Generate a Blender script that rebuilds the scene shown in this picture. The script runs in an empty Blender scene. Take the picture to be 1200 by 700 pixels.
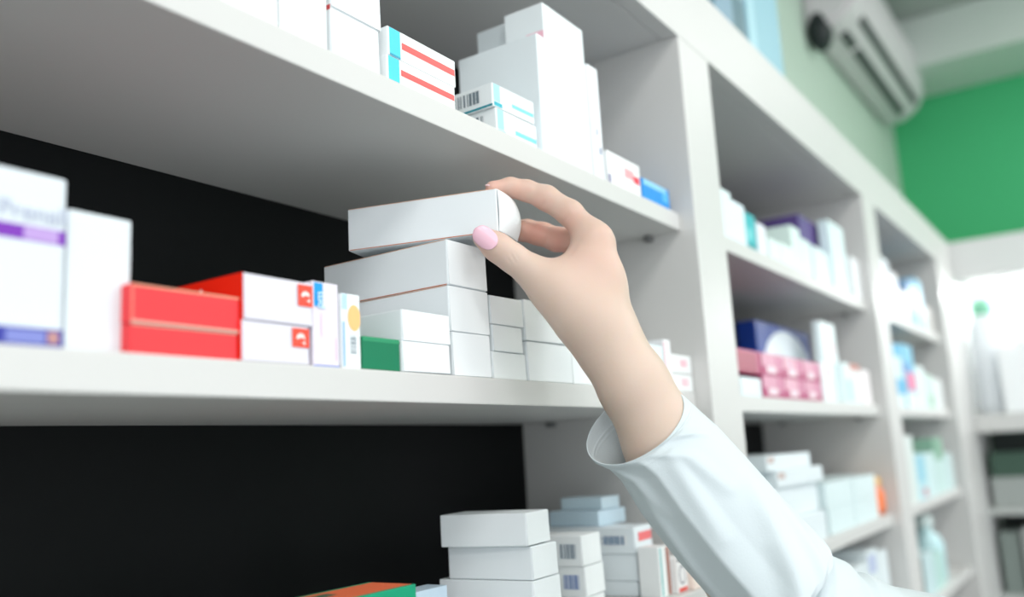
import bpy, bmesh, math, random
import numpy as np
from mathutils import Vector, Matrix

random.seed(7)
S = bpy.context.scene
COL = S.collection
Z0 = 1.62                      # height of the underside of the eye-level shelf above the floor

# ------------------------------------------------------------------ camera
YAW, PITCH, ROLL, FPX = 0.5858, 0.1749, -0.0565, 1051.67
CAM = np.array([0.0, -0.36174, Z0 - 0.038485])
fw = np.array([math.cos(YAW)*math.cos(PITCH), math.sin(YAW)*math.cos(PITCH), math.sin(PITCH)])
_r = np.cross(fw, [0, 0, 1.0]); _r /= np.linalg.norm(_r); _u = np.cross(_r, fw)
rt = math.cos(ROLL)*_r + math.sin(ROLL)*_u
up = -math.sin(ROLL)*_r + math.cos(ROLL)*_u

def cp(u, v, d):
    """world point seen at pixel (u, v), d metres in front of the camera"""
    return CAM + d*(fw + (u-600)/FPX*rt - (v-350)/FPX*up)

cam_data = bpy.data.cameras.new('camera'); cam = bpy.data.objects.new('camera', cam_data); COL.objects.link(cam)
M = Matrix(((rt[0], up[0], -fw[0], CAM[0]), (rt[1], up[1], -fw[1], CAM[1]), (rt[2], up[2], -fw[2], CAM[2]), (0, 0, 0, 1)))
cam.matrix_world = M
cam_data.sensor_width = 36; cam_data.lens = 36*FPX/1200; cam_data.clip_start = 0.01
cam_data.dof.use_dof = True; cam_data.dof.focus_distance = 0.655; cam_data.dof.aperture_fstop = 2.9
S.camera = cam

# ------------------------------------------------------------------ materials
def lin(h):
    c = [int(h[i:i+2], 16)/255 for i in (1, 3, 5)]
    return [x/12.92 if x <= .04045 else ((x+.055)/1.055)**2.4 for x in c] + [1]
_m = {}
def mat(h, rough=.45, bump=0, scale=200, var=0, metal=0, emit=0, spec=.35):
    key = (h, rough, bump, scale, var, metal, emit, spec)
    if key in _m: return _m[key]
    m = bpy.data.materials.new('finish_' + h[1:]); m.use_nodes = True
    nt = m.node_tree; b = nt.nodes['Principled BSDF']
    b.inputs['Base Color'].default_value = lin(h); b.inputs['Roughness'].default_value = rough
    b.inputs['Metallic'].default_value = metal; b.inputs['Specular IOR Level'].default_value = spec
    if emit:
        b.inputs['Emission Color'].default_value = lin(h); b.inputs['Emission Strength'].default_value = emit
    if bump or var:
        tc = nt.nodes.new('ShaderNodeTexCoord'); n = nt.nodes.new('ShaderNodeTexNoise')
        n.inputs['Scale'].default_value = scale; n.inputs['Detail'].default_value = 4
        nt.links.new(tc.outputs['Object'], n.inputs['Vector'])
        if bump:
            bp = nt.nodes.new('ShaderNodeBump'); bp.inputs['Strength'].default_value = bump; bp.inputs['Distance'].default_value = .001
            nt.links.new(n.outputs['Fac'], bp.inputs['Height']); nt.links.new(bp.outputs['Normal'], b.inputs['Normal'])
        if var:
            mx = nt.nodes.new('ShaderNodeMix'); mx.data_type = 'RGBA'
            c = lin(h); mx.inputs[6].default_value = [x*(1-var) for x in c[:3]] + [1]; mx.inputs[7].default_value = [min(1, x*(1+var)) for x in c[:3]] + [1]
            nt.links.new(n.outputs['Fac'], mx.inputs[0]); nt.links.new(mx.outputs[2], b.inputs['Base Color'])
    _m[key] = m
    return m

MELAMINE = mat('#d3d3d1', .42, .04, 900)
BLACKBACK = mat('#0b0e0f', .6, .1, 60, .1, spec=.15)
CARD = '#ecf2f5'
KRAFT = '#c8764e'
SEAM = '#5c6468'

# ------------------------------------------------------------------ mesh helpers
def link(name, me, mats, parent=None, loc=None, rot=None):
    o = bpy.data.objects.new(name, me); COL.objects.link(o)
    for m in (mats if isinstance(mats, (list, tuple)) else [mats]): me.materials.append(m)
    if parent: o.parent = parent
    if loc is not None: o.location = loc
    if rot is not None: o.rotation_euler = rot
    return o

def finish(name, bm, mats, parent=None, loc=None, rot=None, smooth=False):
    me = bpy.data.meshes.new(name)
    bmesh.ops.recalc_face_normals(bm, faces=bm.faces[:]); bm.to_mesh(me); bm.free()
    if smooth:
        for p in me.polygons: p.use_smooth = True
    return link(name, me, mats, parent, loc, rot)

def add_box(bm, x0, x1, y0, y1, z0, z1, bev=0, seg=2, mi=0):
    vs = [bm.verts.new((x, y, z)) for x in (x0, x1) for y in (y0, y1) for z in (z0, z1)]
    fs = []
    for q in ((0, 1, 3, 2), (4, 6, 7, 5), (0, 4, 5, 1), (2, 3, 7, 6), (0, 2, 6, 4), (1, 5, 7, 3)):
        f = bm.faces.new([vs[i] for i in q]); f.material_index = mi; fs.append(f)
    if bev:
        es = list({e for f in fs for e in f.edges})
        r = bmesh.ops.bevel(bm, geom=es, offset=bev, segments=seg, affect='EDGES', profile=.6)
        for f in r['faces']: f.material_index = mi
    return vs

def box(name, x0, x1, y0, y1, z0, z1, m, parent=None, bev=0, loc=None):
    bm = bmesh.new(); add_box(bm, x0, x1, y0, y1, z0, z1, bev)
    return finish(name, bm, m, parent, loc)

def lathe(name, prof, m, parent=None, loc=None, seg=28, smooth=True):
    bm = bmesh.new(); rings = []
    for r, z in prof:
        rings.append([bm.verts.new((max(r, 1e-4)*math.cos(2*math.pi*i/seg), max(r, 1e-4)*math.sin(2*math.pi*i/seg), z)) for i in range(seg)])
    for a, b in zip(rings, rings[1:]):
        for i in range(seg): bm.faces.new((a[i], a[(i+1) % seg], b[(i+1) % seg], b[i]))
    bm.faces.new(rings[0][::-1]); bm.faces.new(rings[-1])
    return finish(name, bm, m, parent, loc, smooth=smooth)

def prism(name, poly, x0, x1, m, parent=None, bev=0):
    """(y, z) outline extruded along x"""
    bm = bmesh.new()
    a = [bm.verts.new((x0, y, z)) for y, z in poly]; b = [bm.verts.new((x1, y, z)) for y, z in poly]
    n = len(poly); bm.faces.new(a); bm.faces.new(b[::-1])
    for i in range(n): bm.faces.new((a[i], b[i], b[(i+1) % n], a[(i+1) % n]))
    if bev: bmesh.ops.bevel(bm, geom=bm.edges[:], offset=bev, segments=2, affect='EDGES')
    return finish(name, bm, m, parent)

def tag(o, label, cat, group=None):
    o['label'] = label; o['category'] = cat
    if group: o['group'] = group
    return o
def structure(o): o['kind'] = 'structure'; return o
def empty(name, loc=(0, 0, 0)):
    o = bpy.data.objects.new(name, None); COL.objects.link(o); o.location = loc; o.empty_display_size = .05
    return o

def text_mesh(s, size, bold=0):
    cu = bpy.data.curves.new('t', 'FONT'); cu.body = s; cu.size = size; cu.offset = bold; cu.extrude = .00004
    cu.align_x = 'CENTER'; cu.align_y = 'CENTER'
    o = bpy.data.objects.new('t', cu); COL.objects.link(o)
    me = bpy.data.meshes.new_from_object(o.evaluated_get(bpy.context.evaluated_depsgraph_get()))
    bpy.data.objects.remove(o); bpy.data.curves.remove(cu); me.materials.clear()
    return me

# ------------------------------------------------------------------ cartons
def face_frame(face, W, L, h):
    """origin, a-axis, b-axis, normal, a-length, b-length of a carton face (origin = front-left-bottom corner)"""
    V = Vector
    return {'F': (V((0, 0, 0)), V((1, 0, 0)), V((0, 0, 1)), V((0, -1, 0)), W, h),
            'L': (V((0, L, 0)), V((0, -1, 0)), V((0, 0, 1)), V((-1, 0, 0)), L, h),
            'R': (V((W, 0, 0)), V((0, 1, 0)), V((0, 0, 1)), V((1, 0, 0)), L, h),
            'T': (V((0, 0, h)), V((1, 0, 0)), V((0, 1, 0)), V((0, 0, 1)), W, L)}[face]

def quad(bm, fr, a0, a1, b0, b1, mi, off=.00012, thick=False):
    o, a, b, n, la, lb = fr
    P = lambda s, t, e=off: bm.verts.new(o + a*(s*la) + b*(t*lb) + n*e)
    f = bm.faces.new((P(a0, b0), P(a1, b0), P(a1, b1), P(a0, b1))); f.material_index = mi

def ellipse(bm, fr, ac, bc, ra, rb, mi, off=.0002, n=28):
    o, a, b, nn, la, lb = fr
    f = bm.faces.new([bm.verts.new(o + a*min(la*.99, max(la*.01, ac*la + ra*math.cos(2*math.pi*i/n))) + b*min(lb*.98, max(lb*.02, bc*lb + rb*math.sin(2*math.pi*i/n))) + nn*off) for i in range(n)])
    f.material_index = mi

def carton(label, x, y, z, th, W, L, h, color=CARD, prints=(), flap=False, name='medicine_box', group=None, bev=.0007, cat='box', roll=0, kraft=False, rough=.42):
    """prints: ('area', face, a0,a1,b0,b1,hex) printed into the carton; ('barcode'|'label'|'sticker'|'text', ...) become parts"""
    bm = bmesh.new(); mats = [mat(color, rough, .03, 500)]
    add_box(bm, 0, W, 0, L, 0, h, max(bev, .0011) if flap else bev)
    def mi(hx):
        m = mat(hx, .4)
        if m not in mats: mats.append(m)
        return mats.index(m)
    kids = []
    if kraft:
        quad(bm, face_frame('L', W, L, h), .01, .99, .004, .022, mi(KRAFT), .00025)
        quad(bm, face_frame('L', W, L, h), .01, .99, .985, .998, mi('#e0b49a'), .00025)
    for n_, p in enumerate(prints):
        fr = face_frame(p[1], W, L, h); e_ = .0001+.00005*n_
        if p[0] == 'area': quad(bm, fr, *p[2:6], mi(p[6]), e_)
        elif p[0] == 'oval': ellipse(bm, fr, p[2], p[3], p[4], p[5], mi(p[6]), e_)
        else: kids.append((p, fr))
    me = bpy.data.meshes.new(name)
    bm.to_mesh(me); bm.free()
    o = link(name, me, mats, None, (x, y, Z0+z+.0004), (0, roll, th))
    tag(o, label, cat, group)
    for p, fr in kids:
        og, a, b, n, la, lb = fr
        lift = .0007 if (flap and p[1] == 'F') else 0
        if p[0] == 'barcode':
            a0, a1, b0, b1 = p[2:6]; bm = bmesh.new(); rnd = random.Random(int(a0*1000)+int(h*1e5)); s = a0
            quad(bm, fr, a0-.03, a1+.03, b0-.04, b1+.04, 1, .00032)
            vert = len(p) > 7; tot = (b1-b0) if vert else (a1-a0); end = b1 if vert else a1; s = b0 if vert else a0
            while s < end:
                w = tot*rnd.choice((.02, .035, .06, .09)); e = min(s+w, end)
                quad(bm, fr, *((a0, a1, s, e) if vert else (s, e, b0, b1)), 0, .0004); s = e + tot*rnd.choice((.02, .03, .06))
            finish('barcode', bm, [mat(p[6] if len(p) > 6 else '#6d7b85', .5), mat('#eef3f5', .4)], o)
        elif p[0] == 'label':
            bm = bmesh.new(); quad(bm, fr, *p[2:6], 0, .00035+lift); finish('label', bm, mat(p[6], .4), o)
        elif p[0] == 'sticker':
            bm = bmesh.new(); ellipse(bm, fr, p[2], p[3], p[4], p[5], 0, .00035); finish('sticker', bm, mat(p[6], .4), o)
        elif p[0] == 'text':   # text, face, string, ac, bc, size, hex, bold, quarter-turns
            me = text_mesh(p[2], p[5], p[7] if len(p) > 7 else 0)
            k = link('lettering', me, mat(p[6], .4), o)
            R = Matrix((a, b, n)).transposed().to_4x4() @ Matrix.Rotation((p[8] if len(p) > 8 else 0)*math.pi/2, 4, 'Z')
            R.translation = og + a*(p[3]*la) + b*(p[4]*lb) + n*(.0008+lift)
            k.matrix_local = R
    if flap:
        # tuck flap closing the short end: hinged at its top edge, its lower lip standing a hair proud
        bm = bmesh.new(); g = 10; gx = 8; e = .0006; A_, B_ = [], []
        for i in range(g+1):
            t = i/g; zz = e + (h-2*e)*t
            ra, rb = [], []
            for k in range(gx+1):
                q = k/gx
                o_ = .0003 + (.0005*(1-t)**2 if flap is True else flap*math.sin(math.pi*min(1, .04+.66*q))*(.35+.65*math.sin(math.pi*t)))
                ra.append(bm.verts.new((e+(W-2*e)*q, -o_, zz))); rb.append(bm.verts.new((e+(W-2*e)*q, -o_+.0004, zz)))
            A_.append(ra); B_.append(rb)
        for i in range(g):
            for k in range(gx):
                bm.faces.new((A_[i][k], A_[i][k+1], A_[i+1][k+1], A_[i+1][k])); bm.faces.new((B_[i][k], B_[i+1][k], B_[i+1][k+1], B_[i][k+1]))
            for k in (0, gx): bm.faces.new((A_[i][k], A_[i+1][k], B_[i+1][k], B_[i][k]))
        for i in (0, g):
            for k in range(gx): bm.faces.new((A_[i][k], A_[i][k+1], B_[i][k+1], B_[i][k]))
        finish('end_flap', bm, mat('#eff4f6' if color == CARD else color, rough, .03, 500), o)
    return o

# ------------------------------------------------------------------ room shell
XW, YW = 3.85, .255           # green end wall, wall behind the shelves
structure(box('floor', -3, 5.0, -3.4, YW+.2, -.1, 0, mat('#6a6b6b', .5, .03, 8, .04)))
structure(box('wall_back', -3, XW+.2, YW, YW+.2, 0, 3.13, mat('#b9cbbd', .7, .05, 120)))
structure(box('wall_right', XW, XW+.2, -3.4, YW, 0, 3.13, mat('#48b97c', .6, .05, 120, .06)))
structure(box('ceiling', -3, 5.0, -3.4, YW+.2, 3.13, 3.23, mat('#a9b3ac', .8, .05, 60)))
sof = box('trim_1', XW-.35, XW-.002, -3.39, YW-.002, 2.93, 3.125, mat('#cfd9d2', .7)); structure(sof)

# ------------------------------------------------------------------ shelving wall
T = .0197; REC = .0176; DEP = .247
X1L, X1R, X2L, X2R, X3L, X3R = .9212, 1.0116, 1.7999, 1.905, 2.64, 2.926
XL0, XL1 = .015, -.075
ZB, ZT = .4294, .522
unit = empty('shelving_unit', (0, 0, 0))
tag(unit, 'tall white built-in wall shelving with black back panels, running away to the right', 'shelving')
def post(x0, x1):
    box('upright', x0, x1, 0, DEP, .08, Z0+ZB, MELAMINE, unit, .0012)
post(XL1, XL0); post(X1L, X1R); post(X2L, X2R); post(X3L, X3R)
box('top_rail', XL1, X3R, 0, .02, Z0+ZB, Z0+ZT, MELAMINE, unit, .0012)
box('top_panel', XL1, X3R, .0205, DEP, Z0+ZB, Z0+ZB+.02, MELAMINE, unit, .0008)
box('dust_cover', XL1, X3R, .0205, DEP, Z0+ZT-.02, Z0+ZT, MELAMINE, unit, .0008)
box('plinth', XL1, X3R, .03, DEP, 0, .079, MELAMINE, unit, .001)
for a, b in ((XL0, X1L), (X1R, X2L), (X2R, X3L)):
    box('back_panel', a+.0003, b-.0003, DEP-.003, DEP+.002, .08, Z0+ZB-.0003, BLACKBACK, unit)
    for k in range(-6, 2):
        z = Z0 + .2*k
        sh = box('shelf', a+.0006, b-.0006, REC, DEP-.0035, z, z+T, MELAMINE, unit, .0011)
        for xx in (a, b):
            for yy in (.055, .2):
                s = 1 if xx == a else -1
                bm = bmesh.new(); add_box(bm, min(xx, xx+s*.012), max(xx, xx+s*.012), yy-.004, yy+.004, z-.0065, z-.0002, .001)
                finish('shelf_pin', bm, mat('#8d8f90', .35, metal=.6), sh)

# unit round the corner, at right angles
side = empty('corner_shelving_unit', (X3R+.004, 0, 0))
tag(side, 'pale grey shelving unit round the corner under the green wall', 'shelving')
def sbox(n, x0, x1, y0, y1, z0, z1, m=MELAMINE, bev=.001):
    bm = bmesh.new(); add_box(bm, x0-X3R-.004, x1-X3R-.004, y0, y1, z0, z1, bev); return finish(n, bm, m, side)
XA = X3R+.004; XB = XA+.32
sbox('top_rail', XA, XB, -1.7, .24, Z0+.405, Z0+.522, mat('#dfe0df', .5))
sbox('upright', XA, XB, .0, .24, .02, Z0+.404, mat('#dfe0df', .5))
sbox('upright', XA, XB, -1.7, -1.62, .02, Z0+.404, mat('#dfe0df', .5))
sbox('shelf', XA, XB, -1.619, -.001, Z0-.044, Z0+.0076)
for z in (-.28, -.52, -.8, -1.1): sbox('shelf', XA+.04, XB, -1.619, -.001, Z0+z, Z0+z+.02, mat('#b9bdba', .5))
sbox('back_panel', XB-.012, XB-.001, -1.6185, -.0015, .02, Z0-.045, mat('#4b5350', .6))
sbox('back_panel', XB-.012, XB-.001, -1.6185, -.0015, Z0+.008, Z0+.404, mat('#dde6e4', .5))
bm = bmesh.new(); add_box(bm, .15, .19, -1.58, -.03, Z0+.392, Z0+.4045, .003)
lamp = finish('added_glow_strip', bm, mat('#ffffff', .3, emit=34), side)  # added emitter behind the rail, put in to brighten the corner unit

# ------------------------------------------------------------------ air conditioner
ac = empty('wall_mounted_air_conditioner', (2.58, YW, Z0+1.155))
tag(ac, 'white split air conditioner mounted high on the back wall above the shelves', 'air conditioner')
prof = [(0, 0), (-.06, -.004), (-.115, .02), (-.15, .06), (-.165, .13), (-.155, .24), (-.13, .28), (0, .285)]
bm = bmesh.new(); ca = [bm.verts.new((0, y, z)) for y, z in prof]; cb = [bm.verts.new((1.05, y, z)) for y, z in prof]
bm.faces.new(ca); bm.faces.new(cb[::-1])
for i in range(len(prof)): bm.faces.new((ca[i], cb[i], cb[(i+1) % len(prof)], ca[(i+1) % len(prof)]))
bmesh.ops.bevel(bm, geom=bm.edges[:], offset=.012, segments=3, affect='EDGES')
finish('housing', bm, mat('#dad3d7', .4), ac)
for (ya, za, yb, zb), (xa, xb) in (((-.075, .000, -.098, .011), (.10, .22)), ((-.075, .000, -.098, .011), (.26, .95)), ((-.128, .034, -.143, .052), (.12, .98))):
    bm = bmesh.new(); d = Vector((yb-ya, zb-za)).normalized(); n = Vector((d.y, -d.x))*.0035
    vs = []
    for x in (xa, xb):
        for (y, z) in ((ya, za), (yb, zb)):
            for s in (-1, 1): vs.append(bm.verts.new((x, y+n.x*s, z+n.y*s)))
    for q in ((0, 1, 3, 2), (4, 6, 7, 5), (0, 4, 5, 1), (2, 3, 7, 6), (0, 2, 6, 4), (1, 5, 7, 3)): bm.faces.new([vs[i] for i in q])
    finish('air_slot', bm, mat('#4a4c4e', .6), ac)
bm = bmesh.new(); bmesh.ops.create_uvsphere(bm, u_segments=20, v_segments=12, radius=.05)
bmesh.ops.scale(bm, vec=(1, .7, 1.25), verts=bm.verts[:]); bmesh.ops.translate(bm, vec=(.03, -.035, .0), verts=bm.verts[:])
finish('drain_elbow', bm, mat('#1c2425', .5), ac, smooth=True)

# ------------------------------------------------------------------ eye-level shelf, near bay
zm, zu, zl, zq = T, .2+T, -.2+T, -.4+T
R = math.radians
carton('tall white carton with a purple band and blue foot, leftmost on the eye-level shelf', .1705, .030, zm, 0, .0509, .045, .0805, '#dbe3e9',
       prints=[('area', 'F', 0, 1, .60, .685, '#7a2fb0'), ('area', 'F', .62, .93, .607, .68, '#b99ad6'), ('area', 'F', 0, 1, .012, .115, '#33399b'), ('area', 'F', .5, .84, .03, .10, '#7d86c8'), ('area', 'F', .86, .96, .035, .10, '#b98a86'),
               ('text', 'F', 'Prenall', .70, .76, .0115, '#b6bdd2')], bev=.002)
carton('plain tall white carton standing between the purple-banded carton and the red boxes', .2233, .032, zm, 0, .0328, .05, .0676, '#dde5ea', bev=.0015)
carton('red box at the bottom of the stack of two red boxes', .2514, .024, zm, 0, .0625, .055, .0148, '#ea3a40', [('area', 'F', 0, 1, .93, .99, '#b98d80')])
carton('red box on top of the stack of two red boxes, with a peach rim', .2511, .024, zm+.0150, 0, .0640, .055, .0194, '#ea3a40',
       [('area', 'F', 0, 1, .94, .995, '#e9a084'), ('area', 'F', 0, .02, .02, .98, '#f07a6c'), ('area', 'F', 0, 1, .0, .08, '#d9a596')])
def wbox(label, x, z, W, h):
    return carton(label, x, .022, z, 0, W, .095, h, '#e0dee8', [('area', 'L', 0, 1, 0, 1, '#f02a12'), ('area', 'L', .0, .35, .5, 1, '#dcd6e4'), ('label', 'F', .77 if z > .03 else .73, .995, .44, .93, '#f0503c'),
            ('text', 'F', 'e', .875 if z > .03 else .85, .67, .014, '#ffe9e4', .0006), ('text', 'L', 'talo', .62, .60, .014, '#f5d9d4', .0004)], flap=True)
wbox('white box with red left side and red square, lower of the pair', .3150, zm, .0480, .0224)
wbox('white box with red left side and red square, upper of the pair', .3162, zm+.0226, .0500, .0259)
carton('pale pink carton with a blue corner stripe, standing beside the white and red pair', .3676, .023, zm, 0, .0211, .05, .0508, '#e6dfea',
       [('area', 'F', .06, .40, .70, .985, '#119be2'), ('text', 'F', 'pm', .24, .78, .008, '#bfe6fb', .0002, 1), ('area', 'F', 0, 1, 0, .018, '#3f6fd0'), ('area', 'F', .30, .33, .35, .62, '#e3c2d6'), ('area', 'F', .86, .89, .08, .34, '#e3c2d6')])
carton('slim white carton with an orange round sticker and a barcode', .3906, .022, zm, 0, .0157, .05, .0460, '#f4fafc',
       [('area', 'F', .02, .30, .78, .99, '#b9daf0'), ('area', 'F', .02, .16, .02, .62, '#9fc3e2'), ('sticker', 'F', .66, .68, .0056, .0082, '#fbc684'), ('barcode', 'F', .42, .74, .20, .46, '#7f8f9a', 1)])
carton('dark green box tucked low between the slim sticker carton and the white stack', .4070, .021, zm, 0, .0345, .07, .0206, '#0a7a55', [('area', 'F', 0, 1, .86, 1, '#2d9468')])

G = 'plain white cartons stacked under the reaching hand'
carton('small white carton at the bottom, right beside the green box', .4428, .0200, zm, R(-1.7), .0481, .10, .0204, flap=True, group=G)
carton('small white carton resting on the one beside the green box', .4450, .0215, zm+.0206, R(-1.1), .0498, .10, .0212, flap=True, group=G)
carton('long white carton at the foot of the tall pile under the held box', .5018, .0245, zm, R(-3.2), .0432, .125, .0319, flap=True, group=G, kraft=True)
carton('long white carton in the middle of the tall pile, second from its foot', .5011, .0250, zm+.0321, R(-1.1), .0470, .125, .0335, flap=True, group=G, kraft=True)
carton('long white carton directly beneath the box the hand lifts', .5015, .0250, zm+.0659, R(-.4), .0470, .1255, .0337, flap=True, group=G, kraft=True)
carton('white carton being lifted off the pile between thumb and fingers', .5282, -.0029, .1242, R(17), .0403, .1218, .0331, flap=.0075, group=G, kraft=True)
carton('small white carton on the shelf right of the tall pile, bottom of three', .5510, .0249, zm, 0, .0455, .10, .0211, flap=True, group=G)
carton('small white carton in the middle of the three right of the tall pile', .5537, .0253, zm+.0213, R(-2), .0387, .10, .0206, flap=True, group=G)
carton('small white carton on top of the three right of the tall pile', .5530, .0259, zm+.0421, R(-2.7), .0418, .10, .0227, flap=True, group=G)
carton('white carton under the wrist, lower of two with a dark seam between', .5998, .0249, zm, R(-3.2), .0640, .10, .0325, flap=True, group=G)
carton('white carton under the thumb, upper of two with a dark seam between', .5985, .0250, zm+.0327, R(-4.5), .0616, .10, .0340, flap=True, group=G)
carton('white carton half hidden behind the wrist at the right end of the row', .6680, .0240, zm, R(-1.3), .0394, .10, .0326, flap=True, group=G)

K = 'boxes behind the forearm on the eye-level shelf'
carton('white box with a pink print, lower of two just right of the wrist', .8005, .019, zm, 0, .0470, .08, .0310, '#eef6f8', [('area', 'F', .45, .93, .42, .9, '#f6b9c8'), ('area', 'F', .78, .93, .42, .9, '#ee6f8d')], group=K)
carton('pale blue-white box, upper of two just right of the wrist', .8005, .019, zm+.0312, 0, .0470, .08, .0135, '#dff0f3', group=K)
carton('thin upright white carton with a pink edge beside the forearm', .8501, .019, zm, 0, .0165, .08, .0525, '#f5f5f8', [('area', 'F', .0, .3, .05, .95, '#f0c9d2')], group=K)
carton('white box with a faint pink mark, lower of two against the near post', .8672, .019, zm, 0, .0520, .08, .0180, '#f3f6f6', [('area', 'F', .4, .75, .3, .75, '#f7cfd8')], group=K)
carton('white box with a faint pink mark, upper of two against the near post', .8680, .019, zm+.0190, 0, .0510, .08, .0195, '#f3f6f6', [('area', 'F', .4, .75, .35, .75, '#f3c3ce')], group=K)

# ------------------------------------------------------------------ upper shelf, near bay
carton('white carton at the front of the upper shelf near the top edge, leftmost there', .2965, .022, zu, 0, .0458, .06, .034, flap=True)
carton('plain white carton on the upper shelf left of the red-cornered pair', .3432, .0205, zu, 0, .0385, .07, .058, '#f0f4f5')
carton('white box with a red corner, lower of the two beside the red-striped boxes', .3864, .022, zu, 0, .0454, .07, .0330, '#f1f6f9', flap=True, prints=[('area', 'L', .9, 1, .95, 1, '#d84a4a')])
carton('white box with a red corner, upper of the two beside the red-striped boxes', .3868, .0222, zu+.0333, 0, .0477, .07, .0291, '#f1f6f9', flap=True, prints=[('area', 'L', .9, 1, 0, .06, '#d84a4a')])
for lab, x, z, h in (('white box with cyan end and red stripe, lower of the pair on the upper shelf', .4384, zu, .0190), ('white box with cyan end and red stripe, upper of the pair on the upper shelf', .4402, zu+.0194, .0213)):
    carton(lab, x, .021, z, 0, .0762, .055, h, '#f7fbfc', [('area', 'F', .02, .17, .08, .98, '#3fd0ee'), ('area', 'F', .02, .17, .0, .08, '#1593b4'), ('area', 'F', .19, .985, .40, .64, '#ef5a58')])
for lab, x, z, h in (('white box with barcode end and cyan stripe, lower of the pair by the tall cartons', .5760, zu, .0235), ('white box with barcode end and cyan stripe, upper of the pair by the tall cartons', .5722, zu+.0240, .0200)):
    carton(lab, x, .026, z, R(-2 if h < .022 else -1), .0600, .065, h, '#f2f8fa', [('area', 'F', .03, .18, .25, .98, '#a5e8f0'), ('area', 'F', .03, .22, .04, .22, '#27b4c6'), ('area', 'F', .45, .98, .28, .45, '#7ed4e4'), ('area', 'L', .3, 1, .0, .09, '#118fa0'), ('barcode', 'L', .30, .80, .28, .82, '#74828b')])
carton('big white carton standing on the upper shelf, widest of the tall ones', .6395, .021, zu, 0, .0890, .087, .1115, '#eaf3f6', bev=.001)
carton('white carton with a pink tab lying on top of the big white carton', .6550, .022, zu+.1117, 0, .0735, .042, .036, '#eef6f8', prints=[('label', 'L', .55, 1, .0, .25, '#f9c3d2')])
carton('small white carton lying behind on top of the big white carton', .668, .070, zu+.1117, 0, .028, .035, .037, '#e9f2f5')
carton('slim white carton with fine dark print leaning by the big white carton', .7315, .021, zu, 0, .0205, .07, .1146, '#f1f5fa', [('area', 'F', .35, .6, .5, .96, '#dfe6f5'), ('area', 'F', .45, .6, .38, .44, '#8c93ad'), ('area', 'F', .62, .85, .22, .28, '#8c93ad')])
carton('white box with a red print and purple corner on the upper shelf', .7600, .021, zu, 0, .0715, .07, .0339, '#f6f9fa', [('area', 'F', .5, .8, .42, .72, '#f4a9b0'), ('area', 'F', .78, .97, .36, .6, '#ec3a50'), ('area', 'F', .0, .06, .03, .28, '#5a4a8c')])
carton('bright blue box at the right end of the upper shelf', .8358, .021, zu, 0, .0680, .06, .0236, '#0f8fdf', [('area', 'F', .05, .9, .72, .99, '#8fd0f4'), ('area', 'F', .72, .94, .3, .75, '#59b8f0')])

# ------------------------------------------------------------------ lower shelf, near bay
L1 = 'white cartons in the front stack on the lower shelf'
carton('white carton on top of the front stack on the lower shelf, askew', .6078, .0402, -.1086, R(8.1), .0438, .0786, .0257, flap=True, group=L1)
carton('white carton second from the top of the front stack on the lower shelf', .6134, .0404, -.1352, R(3.3), .0418, .0802, .0258, flap=True, group=L1)
carton('white carton third from the top of the front stack on the lower shelf', .6120, .0400, -.1612, R(3), .0450, .090, .0256, flap=True, group=L1)
carton('flat white carton at the foot of the front stack on the lower shelf', .6130, .0400, zl, R(2), .0440, .090, .0187, flap=True, group=L1)
L2 = 'white cartons with barcodes behind the front stack'
for lab, x, z, h, bc in (('white carton with a grey barcode end, topmost behind the front stack', .7258, -.1394, .0272, .62), ('white carton with a blue barcode end, beneath the grey-barcode one', .7285, -.1665, .0268, .66), ('white carton at the foot of the barcode stack', .7270, zl, .0135, 0)):
    carton(lab, x, .060, z, R(3.8), .0404, .09, h, '#f0f4f5', [('barcode', 'L', .76, .94, .25, .72, '#5d7184' if bc < .64 else '#5775b0')] if bc else [], flap=True, group=L2)
L3 = 'white cartons with red labels under the sleeve'
for lab, x, z, h in (('white carton with red label, topmost of the red-label stack under the sleeve', .8237, -.1399, .0258), ('white carton with red label, second of the red-label stack under the sleeve', .8250, -.1660, .0258), ('white carton with red label, at the foot of the red-label stack', .8240, zl, .0140)):
    carton(lab, x, .056, z, R(3.2), .0441, .11, h, '#e9f2f6', ([('barcode', 'L', .58, .90, .35, .68, '#6f8aa6')] if z > -.15 else []) + [('label', 'F', .2, .95, .45, .78, '#f0777a')], flap=True, group=L3)
carton('light blue carton lying on the red-label stack', .8340, .100, -.1138, 0, .060, .06, .0155, '#cfe6f2')
carton('smaller light blue carton on the other light blue one by the sleeve', .8500, .104, -.0980, 0, .040, .05, .0125, '#d4e9f2')
carton('thin upright carton with teal and brown edges under the sleeve', .8204, .030, zl, 0, .0270, .022, .0472, '#f1f4f4', [('area', 'F', .12, .25, .02, .98, '#7fc3c4'), ('area', 'F', .62, .92, .02, .98, '#a8776c')])
carton('small carton with a dark ring print and red foot under the sleeve', .8490, .025, zl, 0, .0255, .026, .0338, '#f0efee', [('area', 'F', .1, .9, .88, .97, '#6d6a72'), ('area', 'F', .1, .9, .02, .14, '#e2574e'), ('oval', 'F', .5, .5, .0078, .0095, '#8a8894'), ('oval', 'F', .5, .5, .006, .0076, '#eeeeee')])
carton('low peach carton under the sleeve edge', .8760, .0195, zl, 0, .0320, .03, .0211, '#f3e3d8')
carton('green carton with an orange and grey top in the lower left corner', .3384, .040, zl, 0, .1333, .042, .0628, '#109a72',
       [('area', 'T', .45, .99, .05, .9, '#f0764e'), ('area', 'T', .0, .45, .05, .9, '#a7a19c'), ('area', 'T', .2, .62, .5, .75, '#3d6f5a'), ('area', 'T', .1, .5, .2, .4, '#c4b7ae')])
carton('pale blue carton between the green one and the front stack', .5299, .090, zl, 0, .0374, .02, .0470, '#c9dded')

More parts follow.
